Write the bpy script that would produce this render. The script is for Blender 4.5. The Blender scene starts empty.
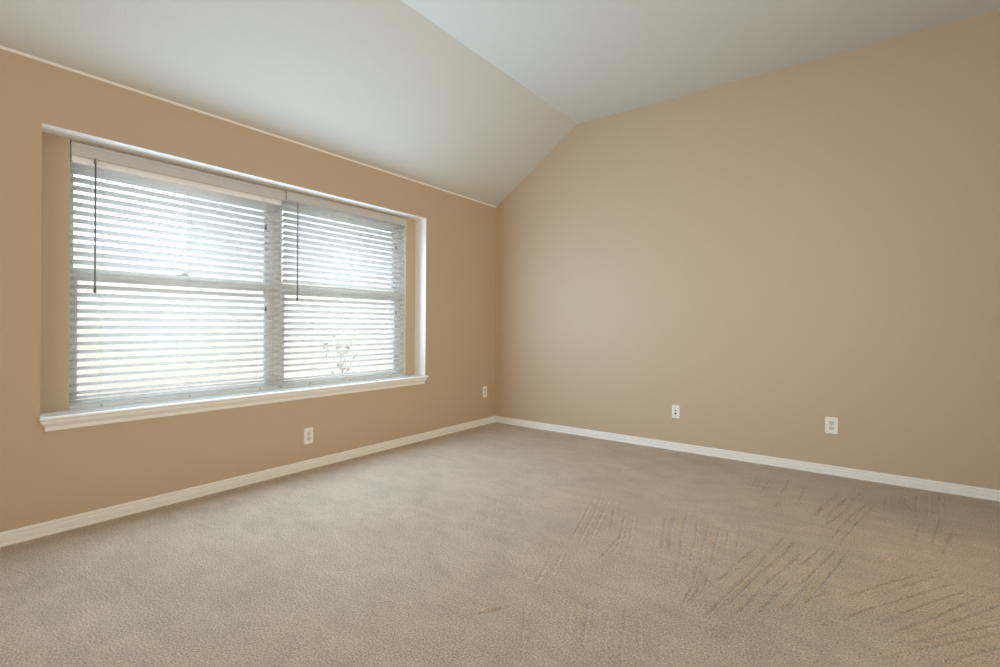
import bpy, bmesh, math, random
import numpy as np
from mathutils import Matrix, Vector

S = bpy.context.scene
COL = S.collection
random.seed(7)

# ---------------------------------------------------------------- camera
# World frame: window wall is the plane x = 0, the far (right hand) wall is y = 0,
# the carpet is z = 0. The photographer stands 3.3 m from the window wall.
FPX, YAW, ROLL = 488.35, 0.6464, 0.0065
CAMPOS = Vector((3.2674, -4.2494, 1.06))
cd = bpy.data.cameras.new('camera')
cam = bpy.data.objects.new('camera', cd)
COL.objects.link(cam)
cd.sensor_fit = 'HORIZONTAL'
cd.sensor_width = 36.0
cd.lens = FPX * 36.0 / 1000.0
cd.shift_y = -(333.5 - 325.25) / 1000.0
cd.clip_start = 0.05
fw = Vector((-math.sin(YAW), math.cos(YAW), 0))
rt0 = Vector((math.cos(YAW), math.sin(YAW), 0))
up0 = Vector((0, 0, 1))
rt = rt0 * math.cos(ROLL) + up0 * math.sin(ROLL)
up = up0 * math.cos(ROLL) - rt0 * math.sin(ROLL)
m = Matrix((rt, up, -fw)).transposed().to_4x4()
m.translation = CAMPOS
cam.matrix_world = m
S.camera = cam

# ---------------------------------------------------------------- light and exposure
S.view_settings.view_transform = 'Standard'
S.view_settings.look = 'None'
S.view_settings.gamma = 1.0
S.view_settings.use_curve_mapping = False
S.view_settings.exposure = 0.0
S.cycles.diffuse_bounces = 8

SKY = 5.0
w = bpy.data.worlds.new('overcast_sky')
S.world = w
w.use_nodes = True
wn = w.node_tree
bg = wn.nodes['Background']
bg.inputs['Color'].default_value = (0.80, 0.91, 1.0, 1)
bg.inputs['Strength'].default_value = SKY

def light(name, kind, loc, rot, energy, color, size=None):
    d = bpy.data.lights.new(name, kind)
    d.energy = energy
    d.color = color
    if size:
        d.shape = 'RECTANGLE'
        d.size, d.size_y = size
    o = bpy.data.objects.new(name, d)
    o.location = loc
    o.rotation_euler = rot
    COL.objects.link(o)
    return o

# hazy sun over the roof of this house: lights the yard, never enters the window
sun = light('sun', 'SUN', (6, -4, 9), (0, math.radians(38), math.radians(12)), 1.8, (1.0, 0.96, 0.91))
sun.data.angle = math.radians(6)
# daylight portal in the window opening (guides the sky light, emits nothing itself)
portal = light('window_portal', 'AREA', (-0.34, -2.37, 1.32), (0, -math.pi / 2, 0), 1.0, (1, 1, 1), (1.5, 2.45))
portal.data.cycles.is_portal = True
# added lamp on the room side of the blinds, boosts the window's daylight
light('window_fill', 'AREA', (-0.085, -2.367, 1.31), (0, -math.pi / 2, 0), 66, (0.55, 0.78, 1.0), (1.10, 2.24))
# unseen fill lamp added behind the camera; the back wall has no window
light('back_fill', 'AREA', (3.2, -5.95, 1.45), (math.radians(90), 0, 0), 56, (1.0, 0.95, 0.84), (2.6, 1.9))
# warm fill lamp added out of view, facing the windows; no doorway is built
light('side_fill', 'AREA', (4.80, -1.5, 1.25), (0, math.pi / 2, 0), 13, (1.0, 0.85, 0.62), (2.1, 1.4)).data.spread = math.radians(95)

# ---------------------------------------------------------------- materials
def srgb(r, g, b):
    f = lambda c: (c / 12.92) if c <= 0.04045 else ((c + 0.055) / 1.055) ** 2.4
    return tuple(f(c / 255.0) for c in (r, g, b)) + (1.0,)

def mat(name, col, rough=0.5, spec=0.5, bump=0.0, scale=120.0, dist=0.002, var=0.0, metallic=0.0):
    m = bpy.data.materials.new(name)
    m.use_nodes = True
    nt = m.node_tree
    b = nt.nodes['Principled BSDF']
    b.inputs['Base Color'].default_value = col
    b.inputs['Roughness'].default_value = rough
    b.inputs['Specular IOR Level'].default_value = spec
    b.inputs['Metallic'].default_value = metallic
    tc = nt.nodes.new('ShaderNodeTexCoord')
    n = nt.nodes.new('ShaderNodeTexNoise')
    n.inputs['Scale'].default_value = scale
    n.inputs['Detail'].default_value = 3
    nt.links.new(tc.outputs['Object'], n.inputs['Vector'])
    if var:
        mr = nt.nodes.new('ShaderNodeMapRange')
        mr.inputs['To Min'].default_value = 1 - var
        mr.inputs['To Max'].default_value = 1 + var
        nt.links.new(n.outputs['Fac'], mr.inputs['Value'])
        mx = nt.nodes.new('ShaderNodeVectorMath')
        mx.operation = 'SCALE'
        mx.inputs[0].default_value = col[:3]
        nt.links.new(mr.outputs['Result'], mx.inputs['Scale'])
        nt.links.new(mx.outputs['Vector'], b.inputs['Base Color'])
    if bump:
        bp = nt.nodes.new('ShaderNodeBump')
        bp.inputs['Strength'].default_value = bump
        bp.inputs['Distance'].default_value = dist
        nt.links.new(n.outputs['Fac'], bp.inputs['Height'])
        nt.links.new(bp.outputs['Normal'], b.inputs['Normal'])
    return m

M_WALL = mat('tan_wall_paint', srgb(196, 175, 148), 0.55, 0.8, bump=0.3, scale=85, dist=0.0025)
M_CEIL = mat('white_ceiling_paint', srgb(209, 210, 205), 0.85, 0.2, bump=0.3, scale=70, dist=0.003)
M_TRIM = mat('white_trim_paint', srgb(241, 240, 237), 0.35, 0.45, bump=0.03, scale=40)
M_SLAT = mat('white_blind_slat', srgb(246, 246, 246), 0.4, 0.4, bump=0.03, scale=30)
M_HEAD = mat('white_headrail_enamel', srgb(246, 247, 249), 0.35, 0.5, bump=0.02, scale=30)
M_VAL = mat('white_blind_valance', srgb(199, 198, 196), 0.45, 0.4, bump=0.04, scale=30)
M_FRAME = mat('white_window_vinyl', srgb(222, 227, 231), 0.4, 0.4, bump=0.02, scale=30)
M_CORD = mat('white_cord', srgb(225, 225, 222), 0.8, 0.2, bump=0.2, scale=400)
M_WAND = mat('grey_wand_plastic', srgb(96, 92, 90), 0.3, 0.5, bump=0.02, scale=60)
M_PLATE = mat('white_plate_plastic', srgb(243, 242, 238), 0.3, 0.5, bump=0.01, scale=60)
M_RECEP = mat('receptacle_plastic', srgb(222, 220, 212), 0.35, 0.5, bump=0.01, scale=60)
M_SLOT = mat('dark_slot', srgb(40, 38, 36), 0.6, 0.3, bump=0.01, scale=60)
M_SCREW = mat('screw_metal', srgb(170, 168, 160), 0.35, 0.5, metallic=0.8, bump=0.02, scale=90)
M_BRASS = mat('jack_metal', srgb(120, 112, 98), 0.35, 0.5, metallic=0.7, bump=0.02, scale=90)
M_LAWN = mat('lawn_grass', srgb(146, 145, 134), 0.9, 0.1, bump=0.6, scale=45, dist=0.02, var=0.35)
M_FENCE = mat('cedar_fence', srgb(186, 172, 164), 0.8, 0.2, bump=0.3, scale=18, var=0.12)
M_SIDING = mat('pale_siding', srgb(168, 170, 175), 0.7, 0.2, bump=0.1, scale=12, var=0.05)
M_SHINGLE = mat('roof_shingle', srgb(120, 116, 112), 0.9, 0.1, bump=0.5, scale=24, var=0.25)
M_LEAF = mat('shrub_leaf', srgb(132, 138, 128), 0.6, 0.3, bump=0.1, scale=40, var=0.3)
M_BARK = mat('shrub_bark', srgb(150, 140, 130), 0.9, 0.1, bump=0.5, scale=60, var=0.2)

def translucent(m, amount):
    """Thin vinyl: part of the light that falls on one face leaves by the other."""
    nt = m.node_tree
    b = nt.nodes['Principled BSDF']
    out = nt.nodes['Material Output']
    tl = nt.nodes.new('ShaderNodeBsdfTranslucent')
    tl.inputs['Color'].default_value = (0.98, 0.99, 1.0, 1)
    mx = nt.nodes.new('ShaderNodeMixShader')
    mx.inputs[0].default_value = amount
    nt.links.new(b.outputs[0], mx.inputs[1])
    nt.links.new(tl.outputs[0], mx.inputs[2])
    nt.links.new(mx.outputs[0], out.inputs['Surface'])
translucent(M_SLAT, 0.85)

def glass_mat():
    m = bpy.data.materials.new('window_glass')
    m.use_nodes = True
    nt = m.node_tree
    for n in list(nt.nodes):
        nt.nodes.remove(n)
    out = nt.nodes.new('ShaderNodeOutputMaterial')
    tr = nt.nodes.new('ShaderNodeBsdfTransparent')
    tr.inputs['Color'].default_value = (0.96, 0.98, 0.975, 1)
    gl = nt.nodes.new('ShaderNodeBsdfGlossy')
    gl.inputs['Roughness'].default_value = 0.02
    fr = nt.nodes.new('ShaderNodeFresnel')
    fr.inputs['IOR'].default_value = 1.45
    mx = nt.nodes.new('ShaderNodeMixShader')
    nt.links.new(fr.outputs[0], mx.inputs[0])
    nt.links.new(tr.outputs[0], mx.inputs[1])
    nt.links.new(gl.outputs[0], mx.inputs[2])
    nt.links.new(mx.outputs[0], out.inputs['Surface'])
    return m
M_GLASS = glass_mat()

def carpet_mat():
    m = bpy.data.materials.new('beige_cut_pile_carpet')
    m.use_nodes = True
    nt = m.node_tree
    N, L = nt.nodes, nt.links
    b = N['Principled BSDF']
    b.inputs['Roughness'].default_value = 0.95
    b.inputs['Specular IOR Level'].default_value = 0.08
    b.inputs['Sheen Weight'].default_value = 0.15
    b.inputs['Sheen Roughness'].default_value = 0.6
    tc = N.new('ShaderNodeTexCoord')
    def noise(scale, detail, rough=0.55):
        n = N.new('ShaderNodeTexNoise')
        n.inputs['Scale'].default_value = scale
        n.inputs['Detail'].default_value = detail
        n.inputs['Roughness'].default_value = rough
        L.new(tc.outputs['Object'], n.inputs['Vector'])
        return n
    fine = noise(150, 4, 0.8)
    tuft = noise(55, 2, 0.6)
    broad = noise(2.2, 7, 0.68)
    ramp = N.new('ShaderNodeValToRGB')
    ramp.color_ramp.elements[0].position = 0.33
    ramp.color_ramp.elements[0].color = srgb(140, 116, 93)
    ramp.color_ramp.elements[1].position = 0.66
    ramp.color_ramp.elements[1].color = srgb(230, 212, 192)
    L.new(fine.outputs['Fac'], ramp.inputs['Fac'])
    # pile brushed in different directions: soft irregular patches and wisps
    mp = N.new('ShaderNodeMapping')
    mp.inputs['Rotation'].default_value = (0, 0, 0.9)
    mp.inputs['Scale'].default_value = (1.0, 2.2, 1.0)
    L.new(tc.outputs['Object'], mp.inputs['Vector'])
    wisp = noise(4.5, 6, 0.66)
    wisp.inputs['Distortion'].default_value = 0.8
    L.new(mp.outputs['Vector'], wisp.inputs['Vector'])
    av = N.new('ShaderNodeMath')
    av.operation = 'ADD'
    L.new(broad.outputs['Fac'], av.inputs[0])
    L.new(wisp.outputs['Fac'], av.inputs[1])
    hf = N.new('ShaderNodeMath')
    hf.operation = 'MULTIPLY'
    hf.inputs[1].default_value = 0.5
    L.new(av.outputs[0], hf.inputs[0])
    mr = N.new('ShaderNodeMapRange')
    mr.inputs['From Min'].default_value = 0.36
    mr.inputs['From Max'].default_value = 0.64
    mr.inputs['To Min'].default_value = 0.83
    mr.inputs['To Max'].default_value = 1.13
    L.new(hf.outputs[0], mr.inputs['Value'])
    sc = N.new('ShaderNodeVectorMath')
    sc.operation = 'SCALE'
    L.new(ramp.outputs['Color'], sc.inputs[0])
    L.new(mr.outputs['Result'], sc.inputs['Scale'])
    L.new(sc.outputs['Vector'], b.inputs['Base Color'])
    ad = N.new('ShaderNodeMath')
    ad.operation = 'ADD'
    L.new(fine.outputs['Fac'], ad.inputs[0])
    L.new(tuft.outputs['Fac'], ad.inputs[1])
    bp = N.new('ShaderNodeBump')
    bp.inputs['Strength'].default_value = 0.7
    bp.inputs['Distance'].default_value = 0.008
    L.new(ad.outputs[0], bp.inputs['Height'])
    L.new(bp.outputs['Normal'], b.inputs['Normal'])
    return m
M_CARPET = carpet_mat()

# ---------------------------------------------------------------- mesh helpers
def link(name, bm, mats, parent=None, smooth=False, loc=None):
    me = bpy.data.meshes.new(name)
    bmesh.ops.recalc_face_normals(bm, faces=bm.faces[:])
    bm.to_mesh(me)
    bm.free()
    for mm in (mats if isinstance(mats, (list, tuple)) else [mats]):
        me.materials.append(mm)
    if smooth:
        for p in me.polygons:
            p.use_smooth = True
    o = bpy.data.objects.new(name, me)
    if loc is not None:
        o.location = loc
    COL.objects.link(o)
    if parent is not None:
        o.parent = parent
    return o

def box(bm, x0, x1, y0, y1, z0, z1, mi=0, bevel=0.0):
    vs = [bm.verts.new((x, y, z)) for x in (x0, x1) for y in (y0, y1) for z in (z0, z1)]
    fs = []
    for idx in ((0, 1, 3, 2), (4, 6, 7, 5), (0, 4, 5, 1), (2, 3, 7, 6), (0, 2, 6, 4), (1, 5, 7, 3)):
        f = bm.faces.new([vs[i] for i in idx])
        f.material_index = mi
        fs.append(f)
    if bevel:
        es = list({e for f in fs for e in f.edges})
        bmesh.ops.bevel(bm, geom=es, offset=bevel, segments=2, profile=0.5, affect='EDGES', material=mi)
    return fs

def prism(bm, pts, axis, a0, a1, mi=0, taper=None):
    """Extrude a 2D outline along an axis. pts are the two other coordinates in axis order.
    taper(p) lengthens the ends (mitred returns)."""
    def mk(p, a):
        c = [0, 0, 0]
        k = [i for i in range(3) if i != axis]
        c[k[0]], c[k[1]] = p
        c[axis] = a
        return bm.verts.new(c)
    t = taper or (lambda p: 0.0)
    A = [mk(p, a0 - t(p)) for p in pts]
    B = [mk(p, a1 + t(p)) for p in pts]
    n = len(pts)
    for i in range(n):
        j = (i + 1) % n
        f = bm.faces.new((A[i], A[j], B[j], B[i]))
        f.material_index = mi
    for ring in (A, B[::-1]):
        f = bm.faces.new(ring)
        f.material_index = mi

def cyl(bm, p0, p1, r, seg=12, mi=0, r1=None):
    p0, p1 = Vector(p0), Vector(p1)
    d = p1 - p0
    q = Vector((0, 0, 1)).rotation_difference(d.normalized()).to_matrix()
    r1 = r if r1 is None else r1
    A, B = [], []
    for i in range(seg):
        a = 2 * math.pi * i / seg
        v = Vector((math.cos(a), math.sin(a), 0))
        A.append(bm.verts.new(p0 + q @ (v * r)))
        B.append(bm.verts.new(p1 + q @ (v * r1)))
    for i in range(seg):
        j = (i + 1) % seg
        bm.faces.new((A[i], A[j], B[j], B[i])).material_index = mi
    bm.faces.new(A[::-1]).material_index = mi
    bm.faces.new(B).material_index = mi

def lathe(bm, prof, origin, axis, seg=20, mi=0):
    """Revolve (radius, height) pairs round an axis through origin."""
    o = Vector(origin)
    q = Vector((0, 0, 1)).rotation_difference(Vector(axis).normalized()).to_matrix()
    rings = []
    for r, h in prof:
        rings.append([bm.verts.new(o + q @ Vector((r * math.cos(2 * math.pi * i / seg), r * math.sin(2 * math.pi * i / seg), h))) for i in range(seg)])
    for a, b in zip(rings, rings[1:]):
        for i in range(seg):
            j = (i + 1) % seg
            bm.faces.new((a[i], a[j], b[j], b[i])).material_index = mi
    bm.faces.new(rings[0][::-1]).material_index = mi
    bm.faces.new(rings[-1]).material_index = mi

def structure(name, bm, mats, smooth=False):
    o = link(name, bm, mats, None, smooth)
    o['kind'] = 'structure'
    return o

def thing(name, label, cat, loc, group=None, kind=None):
    o = bpy.data.objects.new(name, None)
    o.empty_display_size = 0.1
    o.location = loc
    COL.objects.link(o)
    if label:
        o['label'] = label
    if cat:
        o['category'] = cat
    if group:
        o['group'] = group
    if kind:
        o['kind'] = kind
    return o

# ---------------------------------------------------------------- room shell
XE, YB = 4.85, -6.1              # far extents of the room behind the camera
ZW, ZC, XS = 2.356, 3.0256, 0.994  # eave height, flat ceiling height, where the slope ends
NY0, NY1, NZ0, NZ1 = -3.690, -1.064, 0.56, 2.042   # drywall niche round the windows
ND = 0.14                        # niche depth
OY0, OY1, OZ0, OZ1 = -3.553, -1.180, 0.56, 2.036   # window opening in the niche's back
WT = 0.34                        # full wall thickness

def ring(bm, x0, x1, oy0, oy1, oz0, oz1, iy0, iy1, iz0, iz1, reveal_mi):
    """Rectangular wall slab with a rectangular hole."""
    yo, zo = (oy0, iy0, iy1, oy1), (oz0, iz0, iz1, oz1)
    V = {}
    def v(x, i, j):
        if (x, i, j) not in V:
            V[(x, i, j)] = bm.verts.new((x, yo[i], zo[j]))
        return V[(x, i, j)]
    for x in (x0, x1):
        for i in range(3):
            for j in range(3):
                if (i, j) == (1, 1):
                    continue
                bm.faces.new((v(x, i, j), v(x, i + 1, j), v(x, i + 1, j + 1), v(x, i, j + 1)))
    for (a, b) in (((1, 1), (2, 1)), ((2, 1), (2, 2)), ((2, 2), (1, 2)), ((1, 2), (1, 1))):
        f = bm.faces.new((v(x0, *a), v(x0, *b), v(x1, *b), v(x1, *a)))
        f.material_index = reveal_mi
    per = [(0, 0), (1, 0), (2, 0), (3, 0), (3, 1), (3, 2), (3, 3), (2, 3), (1, 3), (0, 3), (0, 2), (0, 1)]
    for a, b in zip(per, per[1:] + per[:1]):
        bm.faces.new((v(x0, *a), v(x0, *b), v(x1, *b), v(x1, *a)))

bm = bmesh.new()
ring(bm, 0.0, -ND, YB, 0.0, -0.30, ZW, NY0, NY1, NZ0, NZ1, 1)
ring(bm, -ND, -WT, YB, 0.0, -0.30, ZW, OY0, OY1, OZ0, OZ1, 1)
# painted corner bead round the niche
t = 0.0012
for a in ((NY1, NY1 + 0.004, NZ0, NZ1 + 0.003), (NY0, NY1, NZ1, NZ1 + 0.003)):
    box(bm, -0.0005, t, a[0], a[1], a[2], a[3], 1)
structure('wall_left', bm, [M_WALL, M_TRIM])

bm = bmesh.new()
prism(bm, [(-WT, -0.3), (XE + 0.2, -0.3), (XE + 0.2, ZC), (XS, ZC), (0, ZW), (-WT, ZW)], 1, 0.0, 0.2)
structure('wall_right', bm, M_WALL)

bm = bmesh.new()
box(bm, XE, XE + 0.2, YB, 0.0, -0.3, ZC)
structure('wall_near', bm, M_WALL)
bm = bmesh.new()
prism(bm, [(-WT, -0.3), (XE + 0.2, -0.3), (XE + 0.2, ZC), (XS, ZC), (0, ZW), (-WT, ZW)], 1, YB - 0.2, YB)
structure('wall_back', bm, M_WALL)

bm = bmesh.new()
slope = (ZC - ZW) / XS
prism(bm, [(0, ZW), (XS, ZC), (XE + 0.2, ZC), (XE + 0.2, ZC + 0.2), (XS - 0.05, ZC + 0.2), (-WT - 0.35, ZW - 0.35 * slope + 0.05), (-WT - 0.35, ZW - 0.35 * slope - 0.1), (-WT, ZW)], 1, YB - 0.2, 0.2)
structure('ceiling', bm, M_CEIL)

# white paint line / caulk bead where the sloped ceiling meets the window wall
bm = bmesh.new()
prism(bm, [(0.0, ZW - 0.010), (0.003, ZW - 0.010), (0.006, ZW - 0.003), (0.007, ZW + 0.0035), (0.0, ZW)], 1, YB, -0.001)
structure('trim_1', bm, M_TRIM)

# ---- carpet: fine mesh where the vacuum tracks show, coarse quads elsewhere
def px_floor(x, y):
    d = fw + rt * ((x - 500) / FPX) + up * ((325.25 - y) / FPX)
    k = -CAMPOS.z / d.z
    return (CAMPOS.x + k * d.x, CAMPOS.y + k * d.y)

TRACKS = [  # ends of the vacuum lines in the pile, read off the photograph and laid on the floor
    (926, 572, 834, 600), (938, 576, 880, 594), (954, 583, 825, 624), (966, 591, 878, 622),
    (986, 595, 888, 636), (1000, 604, 930, 632), (1000, 624, 912, 643), (1000, 634, 878, 656), (1000, 648, 940, 665),
    (787, 536, 704, 620), (797, 540, 728, 606), (803, 552, 732, 618), (792, 580, 756, 616), (812, 580, 782, 612),
    (820, 548, 800, 568), (833, 552, 800, 588), (846, 555, 808, 604),
    (690, 511, 683, 530), (683, 530, 678, 572), (699, 518, 692, 560), (711, 520, 703, 548), (703, 548, 695, 584),
    (721, 524, 713, 556), (713, 556, 706, 588), (729, 527, 725, 560),
    (622, 535, 601, 560), (625, 516, 618, 552), (634, 518, 628, 555),
    (609, 612, 606, 650), (626, 612, 622, 662), (640, 616, 641, 650), (664, 640, 660, 656), (694, 585, 684, 604),
    (860, 494, 848, 508), (848, 508, 826, 526), (866, 503, 832, 538), (877, 503, 838, 545), (898, 496, 894, 511),
    (919, 495, 915, 520), (929, 495, 927, 518), (941, 496, 940, 512), (941, 516, 934, 545), (953, 530, 944, 555),
    (824, 504, 816, 518), (780, 500, 772, 514), (790, 480, 782, 494), (806, 488, 798, 503),
    (480, 612, 512, 606), (600, 502, 582, 540), (608, 502, 594, 536), (617, 503, 611, 528), (591, 505, 574, 536),
    (676, 512, 669, 552), (668, 514, 662, 548), (740, 528, 737, 556), (759, 478, 751, 490), (770, 480, 762, 494),
    (850, 496, 826, 518), (838, 494, 815, 514), (888, 497, 884, 512), (921, 522, 914, 542), (906, 498, 903, 514),
    (590, 598, 586, 640), (572, 602, 570, 632), (526, 612, 524, 650), (550, 560, 536, 584), (562, 556, 552, 574),
    (760, 545, 716, 584), (832, 590, 812, 600), (700, 585, 690, 606), (870, 562, 900, 558), (905, 500, 914, 512),
]

def carpet():
    fx0, fx1, fy0, fy1, h = 1.9, 4.0, -3.2, 0.0, 0.0065
    nx, ny = int(round((fx1 - fx0) / h)) + 1, int(round((fy1 - fy0) / h)) + 1
    X, Y = np.meshgrid(np.linspace(fx0, fx1, nx), np.linspace(fy0, fy1, ny), indexing='ij')
    Z = np.zeros_like(X)
    rs = np.random.RandomState(4)
    for (a, b, c, d) in TRACKS:
        p, q = np.array(px_floor(a, b)), np.array(px_floor(c, d))
        u = q - p
        ln = np.linalg.norm(u)
        u /= ln
        nrm = np.array([-u[1], u[0]])
        s = (X - p[0]) * u[0] + (Y - p[1]) * u[1]
        n = (X - p[0]) * nrm[0] + (Y - p[1]) * nrm[1]
        n = n + 0.003 * np.sin(s * 9 + rs.rand() * 6)
        fade = np.clip((s + 0.04) / 0.08, 0, 1) * np.clip((ln + 0.06 - s) / 0.12, 0, 1)
        fade *= 0.8 + 0.2 * np.sin(s * 23 + rs.rand() * 6)
        Z += fade * (-0.0056 * np.exp(-((n + 0.003) / 0.0055) ** 2) + 0.004 * np.exp(-((n - 0.008) / 0.0065) ** 2))
    edge = np.minimum.reduce([(X - fx0) / 0.05, (fx1 - X) / 0.05, (Y - fy0) / 0.05, (fy1 - Y) / 0.05]).clip(0, 1)
    Z *= edge
    verts = np.stack([X.ravel(), Y.ravel(), Z.ravel()], 1)
    idx = np.arange(nx * ny).reshape(nx, ny)
    quads = np.stack([idx[:-1, :-1].ravel(), idx[1:, :-1].ravel(), idx[1:, 1:].ravel(), idx[:-1, 1:].ravel()], 1)
    vl, fl = verts.tolist(), quads.tolist()
    for (x0, x1, y0, y1) in ((-0.02, fx0, YB, 0.02), (fx1, XE + 0.02, YB, 0.02), (fx0, fx1, YB, fy0), (fx0, fx1, fy1, 0.02)):
        k = len(vl)
        vl += [(x0, y0, 0), (x1, y0, 0), (x1, y1, 0), (x0, y1, 0)]
        fl.append((k, k + 1, k + 2, k + 3))
    k = len(vl)   # slab underneath
    vl += [(x, y, z) for x in (-0.02, XE + 0.02) for y in (YB, 0.02) for z in (-0.2, -0.02)]
    fl += [tuple(k + i for i in f) for f in ((0, 1, 3, 2), (4, 6, 7, 5), (0, 4, 5, 1), (2, 3, 7, 6), (0, 2, 6, 4), (1, 5, 7, 3))]
    me = bpy.data.meshes.new('floor')
    me.from_pydata(vl, [], fl)
    me.materials.append(M_CARPET)
    me.polygons.foreach_set('use_smooth', [True] * len(me.polygons))
    o = bpy.data.objects.new('floor', me)
    COL.objects.link(o)
    o['kind'] = 'structure'
carpet()

# ---- baseboards: moulded profile (distance from wall, height)
HB = 0.0665
BP = [(0.0, 0.0), (0.0150, 0.0), (0.0150, 0.0095), (0.0138, 0.0122), (0.0095, 0.0135), (0.0100, 0.0170), (0.0118, 0.0230), (0.0120, 0.0390),
      (0.0105, 0.0440), (0.0050, 0.0465), (0.0048, 0.0492), (0.0095, 0.0510), (0.0105, 0.0545), (0.0098, 0.0600), (0.0070, 0.0645), (0.0030, 0.0662), (0.0, HB)]
bm = bmesh.new()
prism(bm, BP, 1, YB, 0.0)
structure('baseboard_left', bm, M_TRIM)
bm = bmesh.new()
prism(bm, [(-d, z) for d, z in BP], 0, 0.0, XE)
structure('baseboard_right', bm, M_TRIM)

# ---- window stool and apron (one moulded sill with mitred returns)
bm = bmesh.new()
ZS = 0.591
SP = [(-0.02, ZS), (0.024, ZS), (0.032, ZS - 0.002), (0.036, ZS - 0.007), (0.036, ZS - 0.013), (0.032, ZS - 0.018), (0.026, ZS - 0.020),
      (0.027, ZS - 0.026), (0.026, ZS - 0.034), (0.020, ZS - 0.043), (0.013, ZS - 0.051), (0.011, ZS - 0.056), (0.0125, ZS - 0.058),
      (0.014, ZS - 0.064), (0.014, ZS - 0.070), (0.011, ZS - 0.075), (0.0, ZS - 0.076), (-0.0, ZS - 0.022), (-0.02, ZS - 0.022)]
prism(bm, SP, 1, -3.662, -1.092, taper=lambda p: max(p[0], 0.0))
box(bm, -ND, 0.001, NY0, NY1, ZS - 0.034, ZS)
box(bm, -WT + 0.02, -ND + 0.001, OY0, OY1, ZS - 0.034, ZS)
structure('trim_2', bm, M_TRIM)

# ---------------------------------------------------------------- windows (single hung pair)
def frame_rect(bm, x0, x1, y0, y1, z0, z1, l, r, b, tp, bevel=0.003):
    box(bm, x0, x1, y0, y0 + l, z0, z1, bevel=bevel)
    box(bm, x0, x1, y1 - r, y1, z0, z1, bevel=bevel)
    box(bm, x0, x1, y0 + l, y1 - r, z0, z0 + b, bevel=bevel)
    box(bm, x0, x1, y0 + l, y1 - r, z1 - tp, z1, bevel=bevel)

def window(name, y0, y1):
    z0, z1 = ZS, OZ1
    root = thing(name, None, None, (-0.25, (y0 + y1) / 2, z0), kind='structure')
    inv = Matrix.Translation(-Vector(root.location))
    def part(nm, bm, mm, parent=root):
        bm.transform(inv)
        o = link(nm, bm, mm, parent)
        return o
    bm = bmesh.new()
    frame_rect(bm, -0.32, -0.215, y0, y1, z0, z1, 0.022, 0.022, 0.008, 0.016)
    part('window_frame', bm, M_FRAME)
    zm = 1.335
    bm = bmesh.new()
    frame_rect(bm, -0.295, -0.262, y0 + 0.021, y1 - 0.021, zm - 0.03, z1 - 0.015, 0.019, 0.019, 0.045, 0.026)
    up_ = part('upper_sash', bm, M_FRAME)
    bm = bmesh.new()
    box(bm, -0.281, -0.277, y0 + 0.035, y1 - 0.035, zm, z1 - 0.035)
    part('window_pane', bm, M_GLASS, up_)
    bm = bmesh.new()
    frame_rect(bm, -0.258, -0.222, y0 + 0.021, y1 - 0.021, z0 + 0.007, zm + 0.027, 0.030, 0.030, 0.022, 0.052)
    lo_ = part('lower_sash', bm, M_FRAME)
    bm = bmesh.new()
    box(bm, -0.243, -0.239, y0 + 0.045, y1 - 0.045, z0 + 0.025, zm - 0.015)
    part('window_pane', bm, M_GLASS, lo_)
    bm = bmesh.new()
    yc = (y0 + y1) / 2
    box(bm, -0.25, -0.225, yc - 0.03, yc + 0.03, zm + 0.0265, zm + 0.036, bevel=0.003)
    box(bm, -0.248, -0.236, yc - 0.005, yc + 0.028, zm + 0.0355, zm + 0.046, bevel=0.003)
    part('sash_lock', bm, M_FRAME, lo_)
    return root
YM = -2.375
window('window_1', OY0, YM - 0.022)
window('window_2', YM + 0.022, OY1)
bm = bmesh.new()
box(bm, -0.315, -0.212, YM - 0.0215, YM + 0.0215, ZS, OZ1, bevel=0.003)
structure('trim_3', bm, M_FRAME)

# ---------------------------------------------------------------- blinds
PITCH, TILT = 0.0445, math.radians(24)
XB = -0.168                        # centre of the slats, inside the opening

def slat_mesh(y0, y1):
    """A two inch slat: gently crowned, rounded long edges, tilted with the room edge up."""
    bm = bmesh.new()
    hw, th, n = 0.025, 0.0028, 8
    top, bot = [], []
    for i in range(n + 1):
        s = -1 + 2 * i / n
        x = s * hw
        cr = 0.0022 * (1 - s * s)
        e = th / 2 * math.sqrt(max(0.0, 1 - (abs(s)) ** 8)) + 0.0003
        top.append((x, cr + e))
        bot.append((x, cr - e))
    c, sn = math.cos(TILT), math.sin(TILT)
    out = [(x * c - z * sn, x * sn + z * c) for x, z in bot + top[::-1]]
    prism(bm, out, 1, y0, y1)
    return bm

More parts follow.
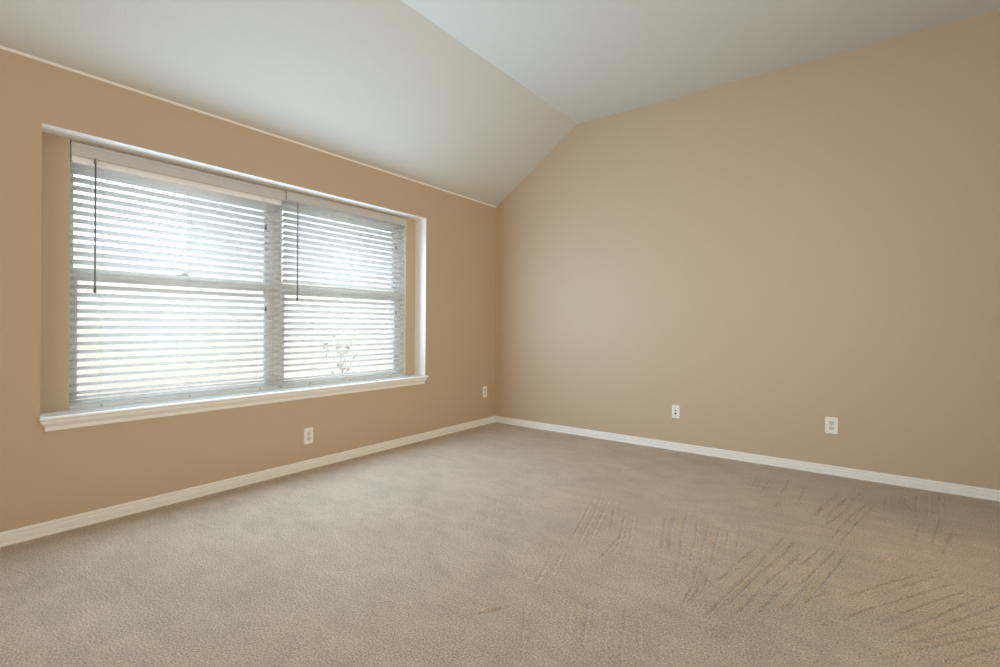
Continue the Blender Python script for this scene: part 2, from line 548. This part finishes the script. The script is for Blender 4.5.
def blind(name, label, y0, y1, z_first, gap_top, ladders, wand_y, cord_y, wand_z, tassels, valance, top_slat):
    yc = (y0 + y1) / 2
    root = thing(name, label, 'blind', (XB, yc, ZS), 'window blinds')
    inv = Matrix.Translation(-Vector(root.location))
    def part(nm, bm, mm, parent=root, smooth=False):
        if parent is root:
            bm.transform(inv)
        o = link(nm, bm, mm, parent, smooth)
        return o
    # headrail: an open steel channel
    bm = bmesh.new()
    hz0, hz1 = gap_top, OZ1 - 0.004
    box(bm, XB - 0.028, XB + 0.024, y0 + 0.004, y1 - 0.004, hz0, hz1, bevel=0.003)
    part('headrail', bm, M_HEAD)
    # valance with a moulded face and short returns
    bm = bmesh.new()
    v0, v1, vz0, vz1 = valance
    VP = [(-0.136, vz0), (-0.128, vz0), (-0.1272, vz0 + 0.002), (-0.1272, vz1 - 0.018),
          (-0.124, vz1 - 0.012), (-0.122, vz1 - 0.005), (-0.1225, vz1), (-0.136, vz1)]
    prism(bm, VP, 1, v0, v1)
    part('valance', bm, M_VAL)
    # slats
    zs = []
    z = z_first
    while z > ZS + 0.085:
        zs.append(z)
        z -= PITCH
    zs += [ZS + 0.060, ZS + 0.040]
    if top_slat:                     # top slat drawn up tight under the headrail
        zs.append(hz0 - 0.014)
    first = None
    for z in zs:
        if first is None:
            bm = slat_mesh(y0 + 0.003 - yc, y1 - 0.003 - yc)
            first = link('slat', bm, M_SLAT, root, True)
            o = first
        else:
            o = first.copy()
            COL.objects.link(o)
            o.parent = root
        o.location = (0, 0, z - ZS)
    # bottom rail resting just over the stool
    bm = bmesh.new()
    box(bm, XB - 0.026, XB + 0.026, y0 + 0.003, y1 - 0.003, ZS + 0.0035, ZS + 0.020, bevel=0.004)
    rail = part('bottom_rail', bm, M_SLAT)
    for ly in ladders:
        bm = bmesh.new()
        cyl(bm, (XB + 0.026, ly, ZS + 0.006), (XB + 0.026, ly, ZS + 0.016), 0.006, 10)
        bm.transform(inv)
        link('cord_button', bm, M_VAL, rail)
    for ly in ladders:
        bm = bmesh.new()
        for dx in (0.0265, -0.0265):
            cyl(bm, (XB + dx, ly, ZS + 0.012), (XB + dx, ly, hz0 + 0.004), 0.0009, 6)
        part('ladder_cord', bm, M_CORD)
        bm = bmesh.new()     # cord guide clipped to the lip of the headrail
        box(bm, XB + 0.0235, XB + 0.0275, ly - 0.006, ly + 0.006, hz0 - 0.004, hz0 + 0.014, bevel=0.0012)
        part('cord_guide', bm, M_SLAT)
    # tilt wand: hook, hexagonal rod and tip
    bm = bmesh.new()
    wx = -0.115
    cyl(bm, (wx, wand_y, wand_z + 0.02), (wx, wand_y, valance[2] - 0.012), 0.0042, 6)
    lathe(bm, [(0.0042, 0), (0.0062, 0.004), (0.0066, 0.018), (0.0045, 0.026)], (wx, wand_y, wand_z), (0, 0, 1), 10)
    part('tilt_wand', bm, M_WAND)
    bm = bmesh.new()
    cyl(bm, (wx, wand_y, valance[2] - 0.014), (wx - 0.012, wand_y, valance[2] + 0.004), 0.0018, 8)
    cyl(bm, (wx - 0.012, wand_y, valance[2] + 0.004), (XB + 0.022, wand_y, hz0 + 0.012), 0.0018, 8)
    part('wand_hook', bm, M_WAND)
    # two lift cords of different lengths, each with a tassel
    for k, tz in enumerate(tassels):
        cy = cord_y + 0.0025 * k
        bm = bmesh.new()
        cyl(bm, (-0.120, cy, tz + 0.028), (-0.120, cy, valance[2] + 0.002), 0.0009, 6)
        cyl(bm, (-0.120, cy, valance[2] + 0.002), (XB + 0.022, cy, hz0 + 0.012), 0.0009, 6)
        c = part('lift_cord', bm, M_CORD)
        bm = bmesh.new()
        lathe(bm, [(0.0062, 0.0), (0.0070, 0.006), (0.0060, 0.018), (0.0032, 0.030), (0.0016, 0.034)], (-0.120, cy, tz), (0, 0, 1), 12)
        bm.transform(inv)
        t_ = link('tassel', bm, M_WAND, c, True)
        t_['label'] = 'dark grey cord tassel'
    return root

blind('window_blind', 'left white slatted blind, its top slat hanging a gap below the headrail', OY0 + 0.004, YM - 0.004 + 0.006,
      1.879, 1.922, (-3.412, -2.969, -2.524), -3.452, -2.502, 1.222, (1.722, 1.150), (OY0 + 0.002, -2.357, 1.957, 2.023), True)
blind('window_blind', 'right white slatted blind, slats starting right below its valance', -2.352, OY1 - 0.004,
      1.9535, 1.992, (-2.139, -1.777, -1.355), -2.264, -1.314, 1.232, (1.732, 1.150), (-2.345, OY1 - 0.002, 1.967, 2.029), False)

# ---------------------------------------------------------------- wall plates
def plate_body(bm, w, h, t=0.0055):
    """Rounded, chamfered cover plate; local x is width, y is out of the wall (negative), z is height."""
    r, n = 0.006, 4
    def loop(ww, hh, y):
        pts = []
        for cx, cz, a0 in ((1, 1, 0), (-1, 1, 90), (-1, -1, 180), (1, -1, 270)):
            for i in range(n + 1):
                a = math.radians(a0 + 90 * i / n)
                pts.append(bm.verts.new((cx * (ww / 2 - r) + r * math.cos(a), y, cz * (hh / 2 - r) + r * math.sin(a))))
        return pts
    loops = [loop(w, h, 0.0), loop(w, h, -t * 0.45), loop(w - 0.006, h - 0.006, -t)]
    for a, b in zip(loops, loops[1:]):
        for i in range(len(a)):
            j = (i + 1) % len(a)
            bm.faces.new((a[i], a[j], b[j], b[i]))
    bm.faces.new(loops[0][::-1])
    bm.faces.new(loops[-1])

def disc(bm, x, z, r, y0, y1, seg=16, cut=0.0):
    pts = []
    for i in range(seg):
        a = 2 * math.pi * i / seg
        px, pz = r * math.cos(a), r * math.sin(a)
        if cut:
            pz = max(-cut, min(cut, pz))
        pts.append((x + px, z + pz))
    prism(bm, pts, 1, y1, y0)

def duplex_outlet(label, loc, rotz, w=0.072, h=0.116, cover='face'):
    root = thing('power_outlet', label, 'outlet', loc, 'wall plates')
    root.rotation_euler = (0, 0, rotz)
    bm = bmesh.new(); plate_body(bm, w, h); link('cover_plate', bm, M_PLATE, root)
    for s in (1, -1):
        bm = bmesh.new(); disc(bm, 0, s * 0.0195, 0.0172, -0.004, -0.0075, 28, cut=0.0142)
        rc = link('receptacle', bm, M_RECEP, root)
        bm = bmesh.new()
        box(bm, -0.0075, -0.0053, -0.0080, -0.0070, s * 0.0195 - 0.002, s * 0.0195 + 0.0075)
        box(bm, 0.0053, 0.0072, -0.0080, -0.0070, s * 0.0195 - 0.001, s * 0.0195 + 0.0065)
        disc(bm, 0.0, s * 0.0195 - 0.0072, 0.0026, -0.0070, -0.0080, 12)
        sl = link('slots', bm, M_SLOT, rc)
        sl['label'] = 'dark contact slots'
    bm = bmesh.new(); disc(bm, 0, 0, 0.0034, -0.005, -0.0066, 14)
    link('screw', bm, M_SCREW, root)
    return root

def jack_plate(label, loc, rotz, w=0.066, h=0.112):
    root = thing('jack_plate', label, 'wall plate', loc, 'wall plates')
    root.rotation_euler = (0, 0, rotz)
    bm = bmesh.new(); plate_body(bm, w, h); link('cover_plate', bm, M_PLATE, root)
    # phone jack above, coaxial socket below, a screw at either end
    bm = bmesh.new(); box(bm, -0.0085, 0.0085, -0.0085, -0.004, 0.005, 0.021, bevel=0.0012)
    pj = link('phone_jack', bm, M_RECEP, root)
    bm = bmesh.new(); box(bm, -0.0055, 0.0055, -0.0092, -0.0082, 0.0075, 0.0165)
    sl = link('socket', bm, M_BRASS, pj)
    bm = bmesh.new(); disc(bm, 0, -0.0155, 0.0085, -0.004, -0.0085, 6)
    cx = link('coaxial_jack', bm, M_BRASS, root)
    bm = bmesh.new(); disc(bm, 0, -0.0155, 0.0062, -0.0083, -0.0150, 16)
    sk = link('socket', bm, M_SLOT, cx)
    sk['label'] = 'black coaxial socket'
    for z in (0.041, -0.041):
        bm = bmesh.new(); disc(bm, 0, z, 0.0032, -0.005, -0.0064, 14)
        link('screw', bm, M_SCREW, root)
    return root

LEFT = math.pi / 2            # a plate whose face looks into the room from the window wall
duplex_outlet('white power outlet on the window wall, below the right end of the window', (0.0, -2.2375, 0.2415), LEFT)
duplex_outlet('white power outlet on the window wall, close to the room corner', (0.0, -0.1815, 0.349), LEFT)
jack_plate('white jack plate with a black round socket, on the right wall', (1.954, 0.0, 0.330), 0.0)
duplex_outlet('white power outlet on the right wall, right of the jack plate', (3.059, 0.0, 0.354), 0.0, w=0.078, h=0.119)

# ---------------------------------------------------------------- the yard outside
GZ = -0.25
bm = bmesh.new()
box(bm, -30, -WT - 0.01, -30, 30, GZ - 0.2, GZ)
o = structure('ground', bm, M_LAWN)

def fence():
    root = thing('wooden_fence', 'pale wooden picket fence across the yard outside the windows', 'fence', (-4.6, 0, GZ))
    top = 2.05
    n, wd = 0, 0.14
    bm = bmesh.new()
    y = -9.0
    rs = random.Random(3)
    while y < 13.0:
        t_ = top + rs.uniform(-0.012, 0.012) - GZ
        prism(bm, [(y, 0.02), (y + wd, 0.02), (y + wd, t_ - 0.03), (y + wd - 0.03, t_), (y + 0.03, t_), (y, t_ - 0.03)], 0, -0.009, 0.009)
        y += wd + 0.002
    link('picket_panel', bm, M_FENCE, root)
    for z in (0.35, 1.15, 1.95):
        bm = bmesh.new()
        box(bm, -0.05, -0.0095, -9.0, 13.0, z, z + 0.085)
        link('rail', bm, M_FENCE, root)
fence()

def neighbour_house():
    root = thing('neighbour_house', 'pale house rising behind the fence outside the left window', 'house', (-11.5, 0, GZ))
    bm = bmesh.new()
    box(bm, -6.0, 0.0, 3.4, 14.0, 0.0, 7.2)
    link('wall', bm, M_SIDING, root)
    bm = bmesh.new()
    prism(bm, [(-6.4, 7.2), (0.4, 7.2), (0.4, 7.35), (-3.0, 9.8), (-6.4, 7.35)], 1, 3.1, 14.3)
    link('roof', bm, M_SHINGLE, root)
neighbour_house()

def shrub():
    base = Vector((-2.3, -0.36, GZ))
    root = thing('young_shrub', 'thin leafy shrub seen through the slats of the right window', 'shrub', base)
    rs = random.Random(11)
    bm = bmesh.new()
    cyl(bm, (0, 0, 0), (0.02, 0.02, 0.75), 0.014, 8, r1=0.009)
    tips = []
    for (a, ln, z, el) in ((0.2, 0.35, 0.55, 1.0), (2.6, 0.42, 0.6, 0.8), (1.2, 0.45, 0.75, 1.2), (4.0, 0.38, 0.7, 1.0), (5.2, 0.34, 0.45, 0.7), (3.2, 0.5, 0.75, 1.35)):
        d = Vector((math.cos(a) * math.cos(el), math.sin(a) * math.cos(el), math.sin(el)))
        p = Vector((0.01, 0.01, z))
        cyl(bm, p, p + d * ln, 0.007, 6, r1=0.003)
        tips.append((p, d, ln))
    link('stem', bm, M_BARK, root)
    bm = bmesh.new()
    for p, d, ln in tips:
        for k in range(16):
            c = p + d * ln * rs.uniform(0.45, 1.1) + Vector([rs.gauss(0, 0.035) for _ in range(3)])
            n = Vector([rs.gauss(0, 1) for _ in range(3)]).normalized()
            u = n.orthogonal().normalized() * 0.028
            v = n.cross(u).normalized() * 0.013
            vs = [bm.verts.new(c + s) for s in (-u, -u * 0.3 + v, u * 0.4 + v * 0.8, u, u * 0.4 - v * 0.8, -u * 0.3 - v)]
            bm.faces.new(vs)
    link('foliage', bm, M_LEAF, root)
shrub()
